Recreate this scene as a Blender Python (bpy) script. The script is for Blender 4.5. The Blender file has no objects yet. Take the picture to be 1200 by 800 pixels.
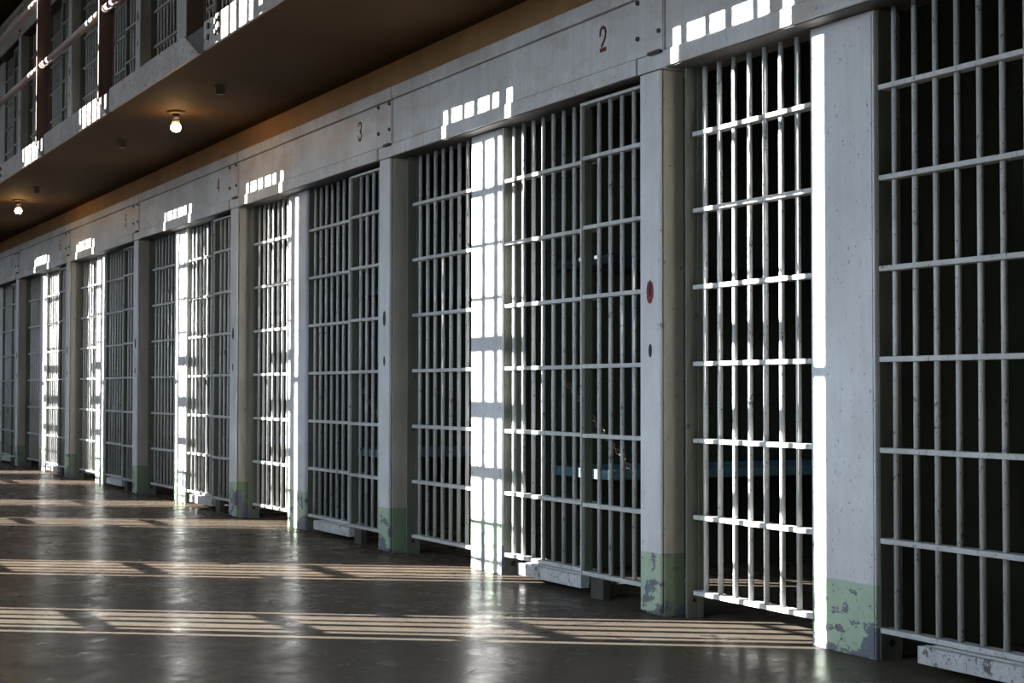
import bpy, bmesh, math, random
from mathutils import Vector, Matrix
random.seed(7)
S = bpy.context.scene
COL = S.collection

# ------------------------------------------------------------------ camera
# X runs along the cell fronts (towards the viewer's right), Y into the cells, Z up.
CAM = (5.6537, -3.4823, 0.9025)
TH, PI_, RO = 0.47305, 0.029863, 0.001289
cam_d = bpy.data.cameras.new('camera'); cam = bpy.data.objects.new('camera', cam_d); COL.objects.link(cam)
cam_d.sensor_width = 36.0; cam_d.lens = 1900 * 36.0 / 1200.0; cam_d.clip_end = 200
r = Vector((math.sin(TH), math.cos(TH), 0))
fw = Vector((-math.cos(TH) * math.cos(PI_), math.sin(TH) * math.cos(PI_), math.sin(PI_)))
u = r.cross(fw)
r2 = r * math.cos(RO) + u * math.sin(RO); u2 = u * math.cos(RO) - r * math.sin(RO)
cam.matrix_world = Matrix(((r2.x, u2.x, -fw.x, CAM[0]), (r2.y, u2.y, -fw.y, CAM[1]), (r2.z, u2.z, -fw.z, CAM[2]), (0, 0, 0, 1)))
S.camera = cam

# ------------------------------------------------------------------ light
AZ, TANE = math.radians(55.5), 0.32           # direction in which the sunlight travels, and its drop per metre
EL = math.atan(TANE)
SUN_POWER, SKY_POWER = 62.0, 7.6
sd = bpy.data.lights.new('sun', 'SUN'); sd.energy = SUN_POWER; sd.angle = math.radians(0.20); sd.color = (1.0, 0.965, 0.91)
sun = bpy.data.objects.new('sun', sd); COL.objects.link(sun)
sdir = Vector((math.cos(AZ) * math.cos(EL), math.sin(AZ) * math.cos(EL), -math.sin(EL)))
sun.rotation_euler = sdir.to_track_quat('-Z', 'Y').to_euler(); sun.location = (-12, -14, 9)
W = bpy.data.worlds.new('sky'); S.world = W; W.use_nodes = True
wt = W.node_tree; bg = wt.nodes['Background']; bg.inputs[1].default_value = SKY_POWER
tc = wt.nodes.new('ShaderNodeTexCoord'); sp = wt.nodes.new('ShaderNodeSeparateXYZ'); mr = wt.nodes.new('ShaderNodeMapRange'); mx = wt.nodes.new('ShaderNodeMix'); mx.data_type = 'RGBA'
mr.inputs['From Min'].default_value = -0.02; mr.inputs['From Max'].default_value = 0.02          # the horizon: open sky above, ground below
mx.inputs[6].default_value = (0.10, 0.088, 0.070, 1); mx.inputs[7].default_value = (0.71, 0.855, 1.0, 1)
wt.links.new(tc.outputs['Generated'], sp.inputs[0]); wt.links.new(sp.outputs[2], mr.inputs['Value']); wt.links.new(mr.outputs[0], mx.inputs[0]); wt.links.new(mx.outputs[2], bg.inputs[0])
S.view_settings.view_transform = 'Standard'; S.view_settings.look = 'None'
S.view_settings.exposure = 0.0; S.view_settings.gamma = 1.0; S.view_settings.use_curve_mapping = False
S.cycles.use_denoising = True
S.cycles.sample_clamp_indirect = 6.0
S.cycles.max_bounces = 8; S.cycles.diffuse_bounces = 4

# ------------------------------------------------------------------ helpers
def link(name, me, mat=None, parent=None, loc=(0, 0, 0)):
    o = bpy.data.objects.new(name, me); COL.objects.link(o)
    o.location = loc
    if parent is not None: o.parent = parent
    if mat is not None and me is not None and len(me.materials) == 0: me.materials.append(mat)
    return o
def mesh(name, bm, mat, smooth=False):
    me = bpy.data.meshes.new(name)
    bmesh.ops.recalc_face_normals(bm, faces=bm.faces)
    if smooth:
        for f in bm.faces: f.smooth = True
    bm.to_mesh(me); bm.free(); me.materials.append(mat)
    return me
def bx(bm, x0, x1, y0, y1, z0, z1):
    v = [bm.verts.new((x, y, z)) for x in (x0, x1) for y in (y0, y1) for z in (z0, z1)]
    for q in ((0, 1, 3, 2), (4, 6, 7, 5), (0, 4, 5, 1), (2, 3, 7, 6), (0, 2, 6, 4), (1, 5, 7, 3)):
        bm.faces.new([v[i] for i in q])
    return v
def box_mesh(name, mat, *boxes, bevel=0.0):
    bm = bmesh.new()
    for b in boxes: bx(bm, *b)
    if bevel: bmesh.ops.bevel(bm, geom=list(bm.edges), offset=bevel, segments=2, affect='EDGES', profile=0.6)
    return mesh(name, bm, mat)
def cyl(bm, p, q, rad, seg=10, cap=True):
    p, q = Vector(p), Vector(q); d = (q - p).normalized()
    a = d.orthogonal().normalized(); b = d.cross(a)
    A = [bm.verts.new(p + (a * math.cos(2 * math.pi * i / seg) + b * math.sin(2 * math.pi * i / seg)) * rad) for i in range(seg)]
    B = [bm.verts.new(v.co + (q - p)) for v in A]
    for i in range(seg):
        f = bm.faces.new((A[i], A[(i + 1) % seg], B[(i + 1) % seg], B[i])); f.smooth = True
    if cap: bm.faces.new(A[::-1]); bm.faces.new(B)
def cyl_mesh(name, mat, p, q, rad, seg=10):
    bm = bmesh.new(); cyl(bm, p, q, rad, seg); return mesh(name, bm, mat)
def lathe(bm, prof, seg=20):
    rings = []
    for (rad, z) in prof:
        if rad < 1e-6: rings.append([bm.verts.new((0, 0, z))])
        else: rings.append([bm.verts.new((rad * math.cos(2 * math.pi * i / seg), rad * math.sin(2 * math.pi * i / seg), z)) for i in range(seg)])
    for A, B in zip(rings, rings[1:]):
        for i in range(seg):
            j = (i + 1) % seg
            if len(A) == 1: f = bm.faces.new((A[0], B[j], B[i]))
            elif len(B) == 1: f = bm.faces.new((A[i], A[j], B[0]))
            else: f = bm.faces.new((A[i], A[j], B[j], B[i]))
            f.smooth = True
def thing(name, label, cat, loc=(0, 0, 0), group=None):
    o = bpy.data.objects.new(name, None); COL.objects.link(o); o.location = loc; o.empty_display_size = 0.1
    return tag(o, label, cat, group)
def tag(o, label, cat, group=None):
    o['label'] = label; o['category'] = cat
    if group: o['group'] = group
    return o
def struct(name, me, label=None, loc=(0, 0, 0)):
    o = link(name, me, loc=loc); o['kind'] = 'structure'
    if label: o['label'] = label
    return o

# ------------------------------------------------------------------ materials
class NT:
    def __init__(s, name):
        s.m = bpy.data.materials.new(name); s.m.use_nodes = True; s.t = s.m.node_tree; s.n = s.t.nodes
        s.b = s.n['Principled BSDF']
        g = s.n.new('ShaderNodeNewGeometry'); s.pos = g.outputs['Position']
    def L(s, a, b): s.t.links.new(a, b)
    def scaled(s, sx, sy, sz):
        v = s.n.new('ShaderNodeVectorMath'); v.operation = 'MULTIPLY'; s.L(s.pos, v.inputs[0]); v.inputs[1].default_value = (sx, sy, sz); return v.outputs[0]
    def noise(s, scale, detail=4, rough=0.6, vec=None):
        n = s.n.new('ShaderNodeTexNoise'); n.inputs['Scale'].default_value = scale; n.inputs['Detail'].default_value = detail; n.inputs['Roughness'].default_value = rough
        s.L(vec or s.pos, n.inputs['Vector']); return n.outputs['Fac']
    def ramp(s, fac, a, b, lo=0.0, hi=1.0):
        n = s.n.new('ShaderNodeMapRange'); s.L(fac, n.inputs['Value'])
        n.inputs['From Min'].default_value = a; n.inputs['From Max'].default_value = b; n.inputs['To Min'].default_value = lo; n.inputs['To Max'].default_value = hi
        return n.outputs[0]
    def mul(s, a, b, op='MULTIPLY'):
        n = s.n.new('ShaderNodeMath'); n.operation = op
        for i, q in enumerate((a, b)):
            if isinstance(q, (int, float)): n.inputs[i].default_value = q
            else: s.L(q, n.inputs[i])
        return n.outputs[0]
    def mix(s, fac, a, b):
        n = s.n.new('ShaderNodeMix'); n.data_type = 'RGBA'
        if isinstance(fac, (int, float)): n.inputs[0].default_value = fac
        else: s.L(fac, n.inputs[0])
        for i, q in ((6, a), (7, b)):
            if isinstance(q, tuple): n.inputs[i].default_value = (*q, 1)
            else: s.L(q, n.inputs[i])
        return n.outputs[2]
    def sepz(s):
        n = s.n.new('ShaderNodeSeparateXYZ'); s.L(s.pos, n.inputs[0]); return n.outputs[2]
    def bump(s, h, strength=0.3, dist=0.01):
        n = s.n.new('ShaderNodeBump'); n.inputs['Strength'].default_value = strength; n.inputs['Distance'].default_value = dist
        s.L(h, n.inputs['Height']); s.L(n.outputs[0], s.b.inputs['Normal'])
    def done(s, col, rough=0.5, spec=0.5, metal=0.0):
        if isinstance(col, tuple): s.b.inputs['Base Color'].default_value = (*col, 1)
        else: s.L(col, s.b.inputs['Base Color'])
        if isinstance(rough, (int, float)): s.b.inputs['Roughness'].default_value = rough
        else: s.L(rough, s.b.inputs['Roughness'])
        s.b.inputs['Specular IOR Level'].default_value = spec; s.b.inputs['Metallic'].default_value = metal
        return s.m

def paint(name, base, dark, chips=0.68, green=None, stain=None, rough=0.5):
    m = NT(name)
    cloud = m.ramp(m.noise(2.3, 5, 0.65), 0.35, 0.75)
    streak = m.ramp(m.noise(1.0, 6, 0.7, m.scaled(26, 26, 2.2)), 0.45, 0.8)
    c = m.mix(m.mul(cloud, 0.75), base, dark)
    c = m.mix(m.ramp(m.noise(7, 7, 0.78), 0.56, 0.70, 0, 0.45), c, dark)
    c = m.mix(m.mul(streak, 0.6), c, dark)
    if stain:
        c = m.mix(m.ramp(m.noise(1.7, 4, 0.7, m.scaled(1, 1, 3)), 0.5, 0.72, 0, 0.8), c, stain)
    if green:
        z = m.sepz()
        edge = m.mul(m.noise(14, 3), 0.012, 'MULTIPLY')
        g = m.ramp(m.mul(z, edge, 'ADD'), 0.254, 0.258, 1.0, 0.0)
        gc = m.mix(cloud, green, tuple(v * 0.74 for v in green))
        # flaked patches where the green has come off and the grey undercoat shows, most near the floor
        lift = m.ramp(z, 0.0, 0.30, 0.075, -0.03)
        fl = m.mul(m.noise(6.5, 8, 0.68, m.scaled(1, 1, 1.5)), lift, 'ADD')
        fl = m.ramp(fl, 0.554, 0.561)
        gc = m.mix(fl, gc, (0.125, 0.135, 0.165))
        c = m.mix(g, c, gc)
    spot = m.ramp(m.noise(55, 4, 0.7, m.scaled(1.4, 1.4, 0.8)), chips, chips + 0.03)
    spot2 = m.ramp(m.noise(11, 6, 0.75), chips + 0.02, chips + 0.05)
    sp = m.mul(spot, spot2, 'MAXIMUM')
    c = m.mix(m.mul(sp, 0.85), c, (0.035, 0.03, 0.028))
    m.bump(m.mul(m.noise(40, 5), sp, 'SUBTRACT'), 0.18, 0.004)
    return m.done(c, rough, 0.4)

M = {}
M['post'] = paint('post_paint', (0.60, 0.61, 0.63), (0.40, 0.40, 0.41), 0.64, green=(0.36, 0.46, 0.35))
M['side'] = paint('post_side_tone', (0.36, 0.335, 0.285), (0.235, 0.215, 0.18), 0.64, green=(0.17, 0.23, 0.145))  # side plates are darker and warmer than the front plates
M['header'] = paint('header_paint', (0.62, 0.63, 0.64), (0.34, 0.335, 0.33), 0.64, stain=(0.42, 0.34, 0.28))
M['bar'] = paint('bar_paint', (0.50, 0.51, 0.51), (0.28, 0.28, 0.27), 0.61, rough=0.42)
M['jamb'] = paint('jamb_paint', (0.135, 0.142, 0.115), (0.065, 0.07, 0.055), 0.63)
M['kick'] = paint('kick_paint', (0.55, 0.56, 0.57), (0.25, 0.25, 0.26), 0.575)
M['fascia'] = paint('fascia_paint', (0.40, 0.37, 0.355), (0.20, 0.155, 0.13), 0.575, stain=(0.33, 0.24, 0.20))
M['column'] = paint('column_paint', (0.085, 0.050, 0.038), (0.05, 0.030, 0.022), 0.64)
M['rail'] = paint('rail_paint', (0.40, 0.32, 0.29), (0.22, 0.17, 0.15), 0.66)
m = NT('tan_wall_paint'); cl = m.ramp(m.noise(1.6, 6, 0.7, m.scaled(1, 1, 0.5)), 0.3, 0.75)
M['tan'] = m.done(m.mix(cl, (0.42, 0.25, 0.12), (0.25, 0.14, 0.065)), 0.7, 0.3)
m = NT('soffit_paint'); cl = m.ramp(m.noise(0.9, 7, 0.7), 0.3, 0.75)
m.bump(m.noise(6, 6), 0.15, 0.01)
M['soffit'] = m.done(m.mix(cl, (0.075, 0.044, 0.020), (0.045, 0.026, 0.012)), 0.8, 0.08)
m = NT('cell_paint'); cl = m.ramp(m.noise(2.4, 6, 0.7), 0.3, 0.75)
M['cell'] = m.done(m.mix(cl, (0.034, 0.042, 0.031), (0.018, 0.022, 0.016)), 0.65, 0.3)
m = NT('plaster'); cl = m.ramp(m.noise(1.2, 6, 0.7), 0.3, 0.75)
M['plaster'] = m.done(m.mix(cl, (0.13, 0.118, 0.10), (0.085, 0.076, 0.064)), 0.8, 0.2)
def concrete(name, a, b, r0, r1):
    m = NT(name)
    big = m.ramp(m.noise(0.8, 7, 0.68), 0.3, 0.72)
    fine = m.ramp(m.noise(7, 9, 0.8), 0.40, 0.62)
    c = m.mix(big, a, b)
    c = m.mix(m.mul(fine, 0.75), c, tuple(x * 0.36 for x in a))
    pit = m.ramp(m.noise(60, 3, 0.6), 0.74, 0.78)
    vein = m.n.new('ShaderNodeTexVoronoi'); vein.feature = 'DISTANCE_TO_EDGE'; vein.inputs['Scale'].default_value = 0.55
    wv = m.n.new('ShaderNodeVectorMath'); wv.operation = 'ADD'; m.L(m.pos, wv.inputs[0])
    nn = m.n.new('ShaderNodeTexNoise'); nn.inputs['Scale'].default_value = 2.5; nn.inputs['Detail'].default_value = 6; m.L(m.pos, nn.inputs['Vector'])
    sc = m.n.new('ShaderNodeVectorMath'); sc.operation = 'SCALE'; sc.inputs['Scale'].default_value = 0.5; m.L(nn.outputs['Color'], sc.inputs[0])
    m.L(sc.outputs[0], wv.inputs[1]); m.L(wv.outputs[0], vein.inputs['Vector'])
    crack = m.mul(m.ramp(vein.outputs['Distance'], 0.0015, 0.004, 1, 0), m.ramp(m.noise(1.1, 2), 0.52, 0.6))
    dk = m.mul(m.mul(pit, 0.7), m.mul(crack, 0.8), 'MAXIMUM')
    c = m.mix(dk, c, (0.012, 0.01, 0.008))
    ro = m.mul(m.ramp(big, 0, 1, r0, r1), m.ramp(fine, 0, 1, -0.03, 0.08), 'ADD')
    m.bump(m.mul(m.mul(m.noise(5, 5, 0.6), m.mul(m.noise(28, 4), 0.35), 'ADD'), m.mul(dk, 0.5), 'SUBTRACT'), 0.17, 0.008)
    # worn sealer: mostly matt concrete with a weak gloss that grows at low angles
    fr = m.n.new('ShaderNodeFresnel'); fr.inputs['IOR'].default_value = 1.45
    df = m.n.new('ShaderNodeBsdfDiffuse'); gl = m.n.new('ShaderNodeBsdfGlossy'); mx = m.n.new('ShaderNodeMixShader')
    m.L(c, df.inputs['Color']); m.L(ro, gl.inputs['Roughness'])
    nb = [x for x in m.n if x.type == 'BUMP'][0]
    m.L(nb.outputs[0], df.inputs['Normal']); m.L(nb.outputs[0], gl.inputs['Normal'])
    wear = m.mul(m.ramp(m.noise(3.2, 7, 0.75), 0.35, 0.65, 0.56, 0.22), m.ramp(fine, 0, 1, 1.15, 0.55))
    m.L(m.mul(fr.outputs[0], wear), mx.inputs[0]); m.L(df.outputs[0], mx.inputs[1]); m.L(gl.outputs[0], mx.inputs[2])
    m.L(mx.outputs[0], m.n['Material Output'].inputs['Surface'])
    return m.m
M['floor_a'] = concrete('floor_concrete_brown', (0.130, 0.100, 0.074), (0.066, 0.050, 0.036), 0.16, 0.29)
M['floor_b'] = concrete('floor_concrete_grey', (0.112, 0.094, 0.075), (0.060, 0.050, 0.040), 0.14, 0.27)
def plain(name, col, rough=0.5, metal=0.0, spec=0.5):
    m = NT(name); n = m.ramp(m.noise(20, 4), 0.3, 0.8)
    return m.done(m.mix(n, col, tuple(x * 0.7 for x in col)), rough, spec, metal)
M['black'] = plain('keyhole_black', (0.012, 0.011, 0.010), 0.6)
M['bolt'] = plain('bolt_rust', (0.045, 0.035, 0.03), 0.6)
M['red'] = plain('red_paint', (0.24, 0.012, 0.018), 0.55)
M['digit'] = plain('digit_red', (0.12, 0.010, 0.012), 0.6)
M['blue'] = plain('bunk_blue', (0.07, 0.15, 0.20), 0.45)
M['navy'] = plain('bunk_navy_shade', (0.005, 0.011, 0.022), 0.9)  # navy darkened to stand in for shade on the upper bunks
M['steel'] = plain('steel_and_shade', (0.05, 0.045, 0.04), 0.6)  # steel of the door guide, also the painted shade below the headers
M['chain'] = plain('chain_steel', (0.20, 0.16, 0.11), 0.4, 0.3)
M['socket'] = plain('socket_dark', (0.06, 0.04, 0.03), 0.5)
M['collar'] = plain('bulb_collar', (0.7, 0.66, 0.58), 0.4)
M['frame'] = plain('window_steel', (0.18, 0.18, 0.18), 0.5)
m = NT('bulb_glow'); m.done((1, 0.9, 0.75), 0.4)
m.b.inputs['Emission Color'].default_value = (1.0, 0.58, 0.22, 1); m.b.inputs['Emission Strength'].default_value = 120.0
M['bulb'] = m.m

# ------------------------------------------------------------------ dimensions
BAY = 2.7893
UP = 2.845                       # storey height
X_L, X_R = -18.0, 9.0            # ends of the block
YW = -4.5                        # inner face of the window wall
YB = 2.45                        # back of the cells
GY = -1.0                        # front of the gallery
HB, HT, WT = 2.195, 2.58, 2.74   # header bottom / top, soffit
CZ = (0.100, 0.399, 0.702, 1.007, 1.312, 1.618, 1.925)

# ------------------------------------------------------------------ setting
fl = struct('floor', box_mesh('floor_base', M['floor_a'], (X_L - .3, X_R + .3, YW - .15, YB + .2, -0.20, -0.012)), 'polished concrete corridor floor')
for nm, x0, x1, mt in (('concrete_slab', X_L, -1.648, M['floor_a']), ('concrete_slab', -1.636, X_R, M['floor_b'])):
    link(nm, box_mesh('slab', mt, (x0, x1, YW, YB, -0.012, 0.0)), parent=fl)
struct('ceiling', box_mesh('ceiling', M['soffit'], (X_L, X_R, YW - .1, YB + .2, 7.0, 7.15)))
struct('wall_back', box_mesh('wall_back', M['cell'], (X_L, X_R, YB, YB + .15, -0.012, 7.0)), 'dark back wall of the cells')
struct('wall_far', box_mesh('wall_far', M['plaster'], (X_L - .15, X_L, YW - .1, YB + .2, -0.012, 7.15)))
struct('wall_near', box_mesh('wall_near', M['plaster'], (X_R, X_R + .15, YW - .1, YB + .2, -0.012, 7.15)))
struct('wall_right', box_mesh('wall_right', M['header'], (3.2, X_R, 0.02, 0.2, 0, WT)))
struct('wall_upper', box_mesh('wall_upper', M['plaster'], (-5.35, X_R, 0.1, 0.2, UP + .002, 2 * UP - .105)))
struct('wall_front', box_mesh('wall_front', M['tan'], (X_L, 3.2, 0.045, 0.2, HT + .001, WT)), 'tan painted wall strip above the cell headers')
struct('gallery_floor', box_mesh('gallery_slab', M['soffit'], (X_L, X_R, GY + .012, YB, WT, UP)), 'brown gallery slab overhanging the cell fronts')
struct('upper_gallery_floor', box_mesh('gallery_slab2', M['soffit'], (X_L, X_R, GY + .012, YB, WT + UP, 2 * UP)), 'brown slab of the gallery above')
# partitions behind each wide post
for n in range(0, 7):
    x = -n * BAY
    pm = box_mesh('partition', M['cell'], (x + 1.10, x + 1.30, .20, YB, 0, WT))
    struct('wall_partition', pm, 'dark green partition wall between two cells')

# window wall: holes for tall steel windows
ZS = -YW / math.sin(AZ) * TANE; XS = -YW / math.tan(AZ)   # where a ray that meets the cell front left the window wall
WLEFT = [x - XS for x in (0.201, -1.98, -5.268, -7.416, -10.73, -12.868)]
WZ0, WZ1 = -0.95 + ZS, 3.76 + ZS
WW = 0.813; ST = 0.11
bm = bmesh.new()
edges = sorted(WLEFT); cur = X_L
for x in edges:
    bx(bm, cur, x - ST, YW - .1, YW, 0, 7.0); cur = x + WW + ST
    bx(bm, x - ST, x + WW + ST, YW - .1, YW, 0, WZ0 - ST); bx(bm, x - ST, x + WW + ST, YW - .1, YW, WZ1 + ST, 7.0)
WX0, WX1, WA, WB = -0.60, 2.60, 0.85, 3.45      # added wide window, out of view, for sky fill on the nearest cells
bx(bm, cur, WX0, YW - .1, YW, 0, 7.0); bx(bm, WX1, X_R, YW - .1, YW, 0, 7.0)
bx(bm, WX0, WX1, YW - .1, YW, 0, WA); bx(bm, WX0, WX1, YW - .1, YW, WB, 7.0)
struct('wall_window_side', mesh('wall_window_side', bm, M['plaster']), 'plaster wall with tall barred windows')
PANES = [(0, .079), (.105, .249), (.264, .383), (.412, .561), (.575, .663), (.726, .813)]
frame_me = box_mesh('window_frame', M['frame'], (-ST, 0, -.03, .03, WZ0 - ST, WZ1 + ST), (WW, WW + ST, -.03, .03, WZ0 - ST, WZ1 + ST),
                    (0, WW, -.03, .03, WZ0 - ST, WZ0), (0, WW, -.03, .03, WZ1, WZ1 + ST))
mull_me = [box_mesh('mullion', M['frame'], (a[1] - .008, b[0] + .008, -.012, .012, WZ0, WZ1)) for a, b in zip(PANES, PANES[1:])]
# horizontal members, heights as they fall on the cell front; the two edge lights run past the vents
HB_ = [(2.20, 2.28), (1.925, 1.965), (1.67, 1.69), (1.40, 1.42), (1.145, 1.222), (.812, .898), (.514, .574), (.283, .303), (.10, .115),
       (-.235, -.200), (-.537, -.502), (-.797, -.762), (2.56, 2.60), (2.84, 2.88), (3.20, 3.24), (3.46, 3.50)]
tr_me = [box_mesh('transom', M['frame'], (.079, .726, -.010, .010, a + ZS, b + ZS)) for a, b in HB_]
tr2_me = [box_mesh('edge_transom', M['frame'], (0, .079, -.010, .010, a + ZS, b + ZS), (.726, WW, -.010, .010, a + ZS, b + ZS)) for a, b in ((1.0, 1.04), (-.36, -.33), (3.0, 3.03), (2.36, 2.40))]
ww = struct('window_0', box_mesh('fill_window_frame', M['frame'], (WX0, WX0 + .05, -.03, .03, WA, WB), (WX1 - .05, WX1, -.03, .03, WA, WB), (WX0, WX1, -.03, .03, WA, WA + .05), (WX0, WX1, -.03, .03, WB - .05, WB)), 'added wide steel window giving fill light to the nearest cells', (0, YW - .05, 0))
for k in range(1, 8): link('mullion', box_mesh('mullion', M['frame'], (WX0 + .4 * k - .012, WX0 + .4 * k + .012, -.012, .012, WA, WB)), parent=ww)
for k in range(1, 6): link('transom', box_mesh('transom', M['frame'], (WX0, WX1, -.010, .010, WA + .433 * k - .012, WA + .433 * k + .012)), parent=ww)
for i, x in enumerate(WLEFT):
    w = struct('window_%d' % (i + 1), frame_me, 'tall barred steel window', (x, YW - .05, 0))
    for me in mull_me: link('mullion', me, parent=w)
    for me in tr_me: link('transom', me, parent=w)
    for me in tr2_me: link('edge_transom', me, parent=w)

# ------------------------------------------------------------------ shared meshes of one bay (origin: left edge of its lock post, on the floor)
R = 0.0105
BAR = cyl_mesh('bar', M['bar'], (0, 0, CZ[0] - .005), (0, 0, HB - .004), R, 12)
DBAR = cyl_mesh('door_bar', M['bar'], (0, 0, CZ[0] - .005), (0, 0, 2.165), R, 12)
CB_L = box_mesh('crossbar', M['bar'], (.2335, 1.014, .100, .150, -.009, .009), bevel=.003)
CB_R = box_mesh('crossbar', M['bar'], (1.361, 2.203, .100, .150, -.009, .009), bevel=.003)
CB_D = box_mesh('crossbar', M['bar'], (2.212, 2.768, .052, .092, -.009, .009), bevel=.003)
STILE = box_mesh('stile', M['bar'], (2.205, 2.217, .048, .094, CZ[0] - .012, 2.172), bevel=.002)
STILE2 = box_mesh('stile', M['bar'], (2.763, 2.775, .048, .094, CZ[0] - .012, 2.172), bevel=.002)
DTOP = box_mesh('top_rail', M['bar'], (2.217, 2.763, .048, .094, 2.158, 2.172), bevel=.002)
DBACK = box_mesh('lock_stile_plate', M['jamb'], (2.218, 2.226, .060, .099, CZ[0] + .01, 2.15))
KICK = box_mesh('kick_plate', M['kick'], (1.60, 2.204, .052, .098, .030, .086), bevel=.003)
KLIP = box_mesh('kick_lip', M['bar'], (1.64, 2.20, .078, .100, .0865, .0905))
BRK = box_mesh('door_bracket', M['steel'], (2.286, 2.395, .055, .092, 0.0, .0905), bevel=.003)
POST_F = box_mesh('front_plate', M['post'], (0, .148, 0, .014, .012, HB - .0045), bevel=.003)
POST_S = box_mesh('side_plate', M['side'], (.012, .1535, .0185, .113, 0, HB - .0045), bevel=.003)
POST_J = box_mesh('jamb_channel', M['jamb'], (.150, .228, .118, .128, 0, HB), (.218, .228, .076, .118, 0, HB))
JHOLE = cyl_mesh('jamb_hole', M['black'], (.2281, .110, .070), (.2295, .110, .070), .010, 12)
JAMB2 = box_mesh('jamb_plate', M['jamb'], (.228, .233, .128, .150, 0, HB))
INT_F = box_mesh('front_face', M['post'], (1.015, 1.36, .085, .20, 0, HB - .0045), bevel=.006)
INT_S = box_mesh('weld_strip', M['post'], (1.322, 1.352, .0815, .086, .01, HB - .02), bevel=.0015)
INT_J = box_mesh('jamb_plate', M['jamb'], (1.361, 1.366, .100, .190, 0, HB))
IHOLE = cyl_mesh('jamb_hole', M['black'], (1.366, .148, .055), (1.3675, .148, .055), .013, 12)
def ell(name, mat, cx, cz, rx, rz, y0, y1, seg=20, wob=0.0):
    bm = bmesh.new(); rr = random.Random(3)
    k = [1 + wob * (rr.random() - .5) for _ in range(seg)]
    A = [bm.verts.new((cx + rx * k[i] * math.cos(2 * math.pi * i / seg), y0, cz + rz * k[i] * math.sin(2 * math.pi * i / seg))) for i in range(seg)]
    B = [bm.verts.new((v.co.x, y1, v.co.z)) for v in A]
    bm.faces.new(A); bm.faces.new(B[::-1])
    for i in range(seg): bm.faces.new((A[i], A[(i + 1) % seg], B[(i + 1) % seg], B[i]))
    return mesh(name, bm, mat)
KEY_R = ell('red_keyhole_paint', M['red'], .076, 1.300, .027, .048, -.0008, .002, 28, .18)
KEY_1 = ell('keyhole', M['black'], .077, 1.308, .011, .028, -.0022, .002)
KEY_D = ell('keyhole', M['black'], .077, 1.300, .020, .043, -.0012, .002, 20, .1)
KEY_2 = ell('keyhole', M['black'], .077, 1.062, .012, .027, -.0015, .002)
HX0, HX1 = .1935, BAY + .182
HPL = box_mesh('header_plate', M['header'], (HX0, HX1, 0, .20, 2.2655, 2.507), bevel=.003)
HFL = box_mesh('lower_flange', M['header'], (HX0, BAY - .022, -.008, .20, HB, 2.262), bevel=.003)
HFE = box_mesh('post_cap', M['header'], (BAY - .018, HX1, -.001, .20, HB, 2.2625), bevel=.002)
HTP = box_mesh('upper_flange', M['header'], (HX0, HX1, -.012, .20, 2.511, HT), bevel=.005)
HSP = box_mesh('splice_plate', M['header'], (BAY + .108, BAY + .178, -.006, .004, 2.275, 2.50), bevel=.002)
HSK = box_mesh('hook', M['bolt'], (BAY + .085, BAY + .172, -.020, -.001, 2.256, 2.268), bevel=.002)
def bolt_mesh():
    bm = bmesh.new(); cyl(bm, (0, 0, 0), (0, -.010, 0), .0105, 6); return mesh('bolt', bm, M['bolt'])
BOLT = bolt_mesh()
HUN = box_mesh('shade_strip', M['steel'], (HX0 + .004, BAY - .004, .003, .20, HB - .004, HB + .001))  # added dark strip, stands in for the shade under the header
BOLTS = [(BAY - .013, 2.493), (BAY - .013, 2.345), (BAY + .157, 2.49), (BAY + .157, 2.346)]
DIG = {
 2: [[(.06, .70), (.10, .86), (.22, .96), (.40, .99)], [(.56, .99), (.80, .92), (.90, .76), (.84, .58), (.60, .40), (.28, .24)], 'base'],
 3: [[(.08, .82), (.20, .95), (.50, .99), (.80, .92), (.88, .76), (.78, .60), (.48, .53)], [(.55, .50), (.82, .42), (.92, .24), (.78, .07), (.48, .01), (.20, .06), (.08, .20)]],
 4: [[(.66, .99), (.06, .34)], [(.06, .32), (.92, .32)], [(.70, .94), (.70, .02)]],
 5: [[(.86, .97), (.24, .97)], [(.20, .92), (.14, .56), (.50, .63), (.84, .50), (.88, .26), (.70, .07), (.40, .02), (.10, .12)]],
 6: [[(.82, .92), (.50, .99), (.22, .84), (.10, .50), (.14, .20), (.40, .02), (.74, .08), (.88, .28), (.74, .50), (.46, .56), (.20, .44)]],
 7: [[(.06, .96), (.92, .96)], [(.88, .88), (.58, .50), (.42, .02)]],
 1: [[(.2, .8), (.5, .98), (.5, .02)]]}
def digit_mesh(d):
    bm = bmesh.new(); w, h, t = .056, .106, .0135
    def seg(p, q, e=.35):
        p = Vector((p[0] * w, 0, p[1] * h)); q = Vector((q[0] * w, 0, q[1] * h)); dd = (q - p).normalized(); nn = Vector((-dd.z, 0, dd.x)) * t / 2
        p = p - dd * t * e; q = q + dd * t * e
        F = [bm.verts.new(x + Vector((0, y, 0))) for y in (-.0008, .001) for x in (p + nn, q + nn, q - nn, p - nn)]
        for f in ((0, 1, 2, 3), (7, 6, 5, 4), (0, 4, 5, 1), (1, 5, 6, 2), (2, 6, 7, 3), (3, 7, 4, 0)): bm.faces.new([F[i] for i in f])
    for st in DIG[d]:
        if st == 'base': bx(bm, 0, w, -.0008, .001, 0, .018); continue
        for p, q in zip(st, st[1:]): seg(p, q)
    return mesh('number', bm, M['digit'])

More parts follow.
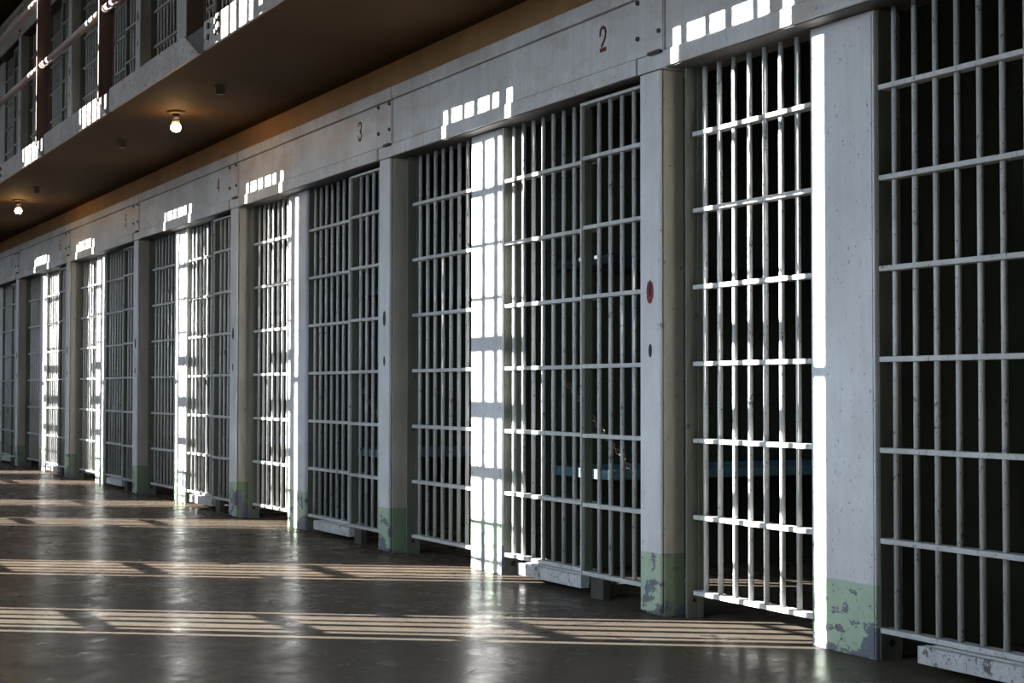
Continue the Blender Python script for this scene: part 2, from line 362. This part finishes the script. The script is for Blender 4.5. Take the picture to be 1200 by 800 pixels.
def lock_post(n, zo, label, group):
    t = thing('lock_post', label, 'post', (-n * BAY, 0, zo), group)
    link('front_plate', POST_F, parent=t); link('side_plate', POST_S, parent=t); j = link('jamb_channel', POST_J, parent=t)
    link('jamb_flange', JAMB2, parent=t); link('jamb_hole', JHOLE, parent=j)
    if n == 0:
        o = link('keyhole_paint', KEY_R, parent=t); o['label'] = 'red paint smeared around the keyhole'; link('keyhole', KEY_1, parent=o)
    else: link('keyhole', KEY_D, parent=t)
    link('keyhole', KEY_2, parent=t)
def wide_post(n, zo, label, group):
    t = thing('partition_post', label, 'post', (-n * BAY, 0, zo), group)
    link('front_face', INT_F, parent=t); link('weld_strip', INT_S, parent=t); j = link('jamb_plate', INT_J, parent=t); link('jamb_hole', IHOLE, parent=j)
def grille(n, zo, label, group, cb, x0, kick):
    t = thing('bar_grille', label, 'bar grille', (-n * BAY, 0, zo), group)
    for z in CZ: link('crossbar', cb, parent=t, loc=(0, 0, z))
    for k in range(7):
        o = link('bar', BAR, parent=t, loc=(x0 + .1 * k, .125, 0)); o.rotation_euler.z = random.random() * 6
    if kick:
        o = link('kick_plate', KICK, parent=t); link('kick_lip', KLIP, parent=o)
def door(n, zo, label, group):
    t = thing('cell_door', label, 'cell door', (-n * BAY, 0, zo), group)
    link('stile', STILE, parent=t); link('stile', STILE2, parent=t); link('top_rail', DTOP, parent=t); link('stile_plate', DBACK, parent=t); link('floor_guide', BRK, parent=t)
    for z in CZ: link('crossbar', CB_D, parent=t, loc=(0, 0, z))
    for k in range(4): link('bar', DBAR, parent=t, loc=(2.335 + .097 * k, .072, 0))
def header(n, zo, label, group, num):
    t = thing('header_beam', label, 'header beam', (-n * BAY, 0, zo), group)
    link('header_plate', HPL, parent=t); link('lower_flange', HFL, parent=t); link('post_cap', HFE, parent=t); link('upper_flange', HTP, parent=t); o = link('shade_strip', HUN, parent=t); o['label'] = 'dark strip painted as shade below the header'
    s = link('splice_plate', HSP, parent=t); link('hook', HSK, parent=t)
    for i, (x, z) in enumerate(BOLTS): link('bolt', BOLT, parent=s if i > 1 else t, loc=(x, -.004 if i > 1 else .001, z))
    if num:
        o = link('number', digit_mesh(num), parent=t, loc=(2.462, 0, 2.346)); o['label'] = 'stencilled dark red number %d' % num

# ------------------------------------------------------------------ lower tier
NW = ['zero', 'one', 'two', 'three', 'four', 'five', 'six', 'seven', 'eight']
WIDE = {0: 'nearest wide white post with thin sunlit edge and peeling green base',
        1: 'wide white post fully sunlit with window grid shadow, left of the bars of cell two',
        2: 'wide white post with two sunlit stripes left of the bars of cell three'}
for n in range(0, 7):
    c = n + 1
    header(n, 0, ('grey white steel header beam with red stencilled number ' + NW[c]) if n else 'nearest steel header beam with sun patches, cut off by the top right corner', 'headers over the lower cells', c if n else None)
    lock_post(n, 0, ('slim lock post with red ringed keyhole right of the door of cell two' if n == 0 else 'slim lock post with dark keyholes right of the door of cell ' + NW[c + 1]), 'lock posts of the lower cells')
    wide_post(n, 0, WIDE.get(n, 'wide white partition post left of the bars of cell ' + NW[c]), 'wide posts of the lower cells')
    grille(n, 0, 'seven bar grille right of the lock post of cell door ' + NW[c + 1], 'narrow bar grilles', CB_L, .29, False)
    grille(n, 0, ('shaded bar grille with kick plate filling the right edge of the picture' if n == 0 else 'bar grille with kick plate left of the door of cell ' + NW[c]), 'wide bar grilles', CB_R, 1.42, True)
    door(n, 0, ('sliding barred door of cell ' + NW[c] + ', proud of the grille beside it') if n else 'sliding barred door of the nearest cell, at the far right', 'sliding cell doors')
lock_post(-1, 0, 'slim lock post at the far right of the nearest cell', 'lock posts of the lower cells')

# ------------------------------------------------------------------ bunks in the cells
def chain_mesh(p, q):
    bm = bmesh.new(); p, q = Vector(p), Vector(q); d = q - p; Ln = .034; k = int(d.length / (Ln * .72)); dn = d.normalized()
    a = dn.orthogonal().normalized(); b = dn.cross(a)
    for i in range(k):
        c = p + d * ((i + .5) / k); s1 = a if i % 2 else b; s2 = b if i % 2 else a
        rings = []
        for j in range(10):
            th = 2 * math.pi * j / 10
            cen = c + dn * (Ln / 2 * math.cos(th)) + s1 * (.010 * math.sin(th)); out = (dn * math.cos(th) + s1 * math.sin(th)).normalized()
            rings.append([bm.verts.new(cen + (out * math.cos(f) + s2 * math.sin(f)) * .0033) for f in (0, 1.57, 3.14, 4.71)])
        for j in range(10):
            for m_ in range(4): bm.faces.new((rings[j][m_], rings[j][(m_ + 1) % 4], rings[(j + 1) % 10][(m_ + 1) % 4], rings[(j + 1) % 10][m_]))
    return mesh('chain', bm, M['chain'], True)
PX = 1.305   # partition face; bunk runs into the cell along it
B_SIDE = box_mesh('side_rail', M['blue'], (1.875, 1.885, .40, 2.35, 0, .045), (1.845, 1.885, .40, 2.35, 0, .006))
B_WALL = box_mesh('wall_rail', M['blue'], (PX, PX + .01, .40, 2.35, 0, .045))
B_END = box_mesh('end_rail', M['blue'], (PX + .01, 1.875, 0, .01, 0, .045))
B_SHT = box_mesh('bed_sheet', M['blue'], (PX + .01, 1.875, .41, 2.34, .008, .014))
B_CH = chain_mesh((1.872, .52, .04), (PX + .01, .44, .50))
B_CH2 = chain_mesh((1.872, 2.20, .04), (PX + .01, 2.28, .50))
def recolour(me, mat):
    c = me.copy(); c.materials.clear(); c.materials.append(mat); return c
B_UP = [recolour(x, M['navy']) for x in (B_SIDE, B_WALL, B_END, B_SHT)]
def bunk(n, z, label, chains):
    a, b, e, sh = (B_SIDE, B_WALL, B_END, B_SHT) if chains else B_UP
    t = thing('bunk', label, 'bunk', (-n * BAY, 0, z), 'hanging bunks')
    link('side_rail', a, parent=t); link('wall_rail', b, parent=t); link('end_rail', e, parent=t, loc=(0, .40, 0)); link('end_rail', e, parent=t, loc=(0, 2.34, 0)); link('bed_sheet', sh, parent=t)
    if chains: link('chain', B_CH, parent=t); link('chain', B_CH2, parent=t)
for n in range(1, 6):
    nm = 'the cell numbered ' + NW[n + 1]
    bunk(n, .48, 'pale blue steel lower bunk hung on chains in ' + nm, True); bunk(n, 1.50, 'navy steel upper bunk darkened as painted shade in ' + nm, False)

# ------------------------------------------------------------------ upper tier
for n in range(3, 7):
    c = n + 1; z = UP
    header(n, z, 'upper tier header beam above the door over cell ' + NW[c], 'upper tier headers', None)
    lock_post(n, z, 'upper tier lock post above header joint right of number ' + NW[c + 1], 'upper tier lock posts')
    wide_post(n, z, 'upper tier wide post above the wide post of cell ' + NW[c], 'upper tier wide posts')
    grille(n, z, 'upper tier narrow bar grille directly above the one beside door ' + NW[c + 1], 'upper tier narrow grilles', CB_L, .29, False)
    grille(n, z, 'upper tier wide bar grille directly above cell ' + NW[c], 'upper tier wide grilles', CB_R, 1.42, True)
    door(n, z, 'upper tier barred door directly above the door of cell ' + NW[c], 'upper tier doors')
lock_post(2, UP, 'upper tier lock post nearest the camera', 'upper tier lock posts')

# ------------------------------------------------------------------ gallery edge: channels, columns, hand rails, lamps
CP = 2.172; C0 = -3.225
def fascia_mesh(length):
    bm = bmesh.new(); z0, z1 = WT - .012, 2.880; ch = .29
    pts = [(0, z0), (length, z0), (length - ch, z1), (0, z1)]
    A = [bm.verts.new((x, GY - .006, z)) for x, z in pts]; B = [bm.verts.new((x, GY + .010, z)) for x, z in pts]
    bm.faces.new(A); bm.faces.new(B[::-1])
    for i in range(4): bm.faces.new((A[i], A[(i + 1) % 4], B[(i + 1) % 4], B[i]))
    return mesh('channel', bm, M['fascia'])
FASC = fascia_mesh(CP - .10)
FLIP = box_mesh('channel_lip', M['fascia'], (0.02, CP - .42, GY + .010, GY + .07, 2.872, 2.880))
COLM = box_mesh('web', M['column'], (0, .016, GY + .012, -.895, UP, 2 * UP - .105))
COLB = box_mesh('base_plate', M['bolt'], (-.02, .375, GY + .001, GY + .011, WT - .006, 2.868))
COLF = box_mesh('flange', M['column'], (-.001, .017, GY + .006, GY + .014, UP, 2 * UP - .105))
COLR = box_mesh('rear_flange', M['column'], (-.004, .035, -.899, -.891, UP, 2 * UP - .105))
PIPE = bmesh.new(); cyl(PIPE, (.02, 0, 0), (CP - .01, 0, 0), .028, 14); PIPE = mesh('pipe', PIPE, M['rail'])
RBOLT = bmesh.new(); cyl(RBOLT, (0, 0, 0), (0, -.010, 0), .017, 8); RBOLT = mesh('rivet', RBOLT, M['bolt'])
for k in range(-3, 2):
    x = C0 + k * CP
    ft = thing('gallery_fascia', {-3: 'riveted fascia channel with sun stripes at far left gallery edge', -2: 'fascia channel with sun stripes left of the middle gallery column', -1: 'shaded peeling fascia channel between the middle and right gallery columns',
               0: 'riveted fascia channel with bright sun stripes right of the right gallery column'}.get(k, 'gallery fascia channel closest to the camera, beyond the top edge'), 'fascia', (x + .39, 0, 0), 'gallery fascia channels')
    # the channel of bay k starts right of column k
    link('channel', FASC, parent=ft); link('lip', FLIP, parent=ft)
    if k in (0, -3):
        for dx in (.09, .22, .28):
            for dz in (.055, .115): link('rivet', RBOLT, parent=ft, loc=(dx, GY - .005, WT + dz - .012))
    if k not in (-2, -1, 0): continue
    ct = thing('gallery_column', {-2: 'dark brown gallery column farthest left above the fascia', -1: 'dark brown gallery column above the lamp, middle of three', 0: 'dark brown gallery column rightmost of the three'}.get(k, ''), 'column', (x, 0, 0), 'gallery columns')
    link('web', COLM, parent=ct); link('flange', COLF, parent=ct); link('flange', COLR, parent=ct); link('base_plate', COLB, parent=ct)
    for z, w in ((3.492, 'lower'), (4.058, 'upper')):
        h = link('hand_rail', PIPE, loc=(x, GY + .05, z))
        tag(h, {-2: '%s pipe hand rail between the left and middle gallery columns', -1: '%s pipe hand rail between the middle and right gallery columns'}.get(k, '%s pipe hand rail right of the rightmost gallery column') % w, 'hand rail', 'gallery hand rails')
for z, w in ((3.492, 'lower'), (4.058, 'upper')):
    tag(link('hand_rail', PIPE, loc=(C0 - 3 * CP, GY + .05, z)), w + ' pipe hand rail at the far left edge of the gallery', 'hand rail', 'gallery hand rails')
def lamp(x, label):
    t = thing('ceiling_lamp', label, 'lamp', (x, -.60, WT), 'bare bulb soffit lamps')
    bm = bmesh.new(); lathe(bm, [(0, 0), (.060, 0), (.058, -.012), (.030, -.016), (0, -.016)]); link('base_plate', mesh('base_plate', bm, M['socket']), parent=t)
    bm = bmesh.new(); lathe(bm, [(.0, -.010), (.027, -.012), (.024, -.050), (.0, -.050)]); link('socket', mesh('socket', bm, M['socket']), parent=t)
    bm = bmesh.new(); lathe(bm, [(0, -.048), (.021, -.050), (.026, -.088), (.0, -.088)]); link('bulb_collar', mesh('bulb_collar', bm, M['collar']), parent=t)
    bm = bmesh.new(); lathe(bm, [(0, -.086), (.025, -.087), (.031, -.094), (.0335, -.107), (.030, -.122), (.020, -.133), (0, -.137)]); link('bulb', mesh('bulb', bm, M['bulb']), parent=t)
lamp(-4.86, 'lit bare bulb under the gallery soffit, larger of two')
lamp(-10.50, 'lit bare bulb under the gallery soffit at the far left edge')
CLIP = box_mesh('clip', M['bolt'], (-.02, .02, -.022, .022, -.055, .0), (-.03, .03, -.03, .03, -.008, 0))
for x, y, l in ((-3.83, -.61, 'small dark bracket on the soffit right of the large bulb'), (-6.26, -.615, 'small dark bracket on the soffit left of the large bulb'), (-9.43, -.63, 'small dark bracket on the soffit near the far left bulb')):
    tag(link('soffit_bracket', CLIP, loc=(x, y, WT)), l, 'bracket', 'soffit brackets')
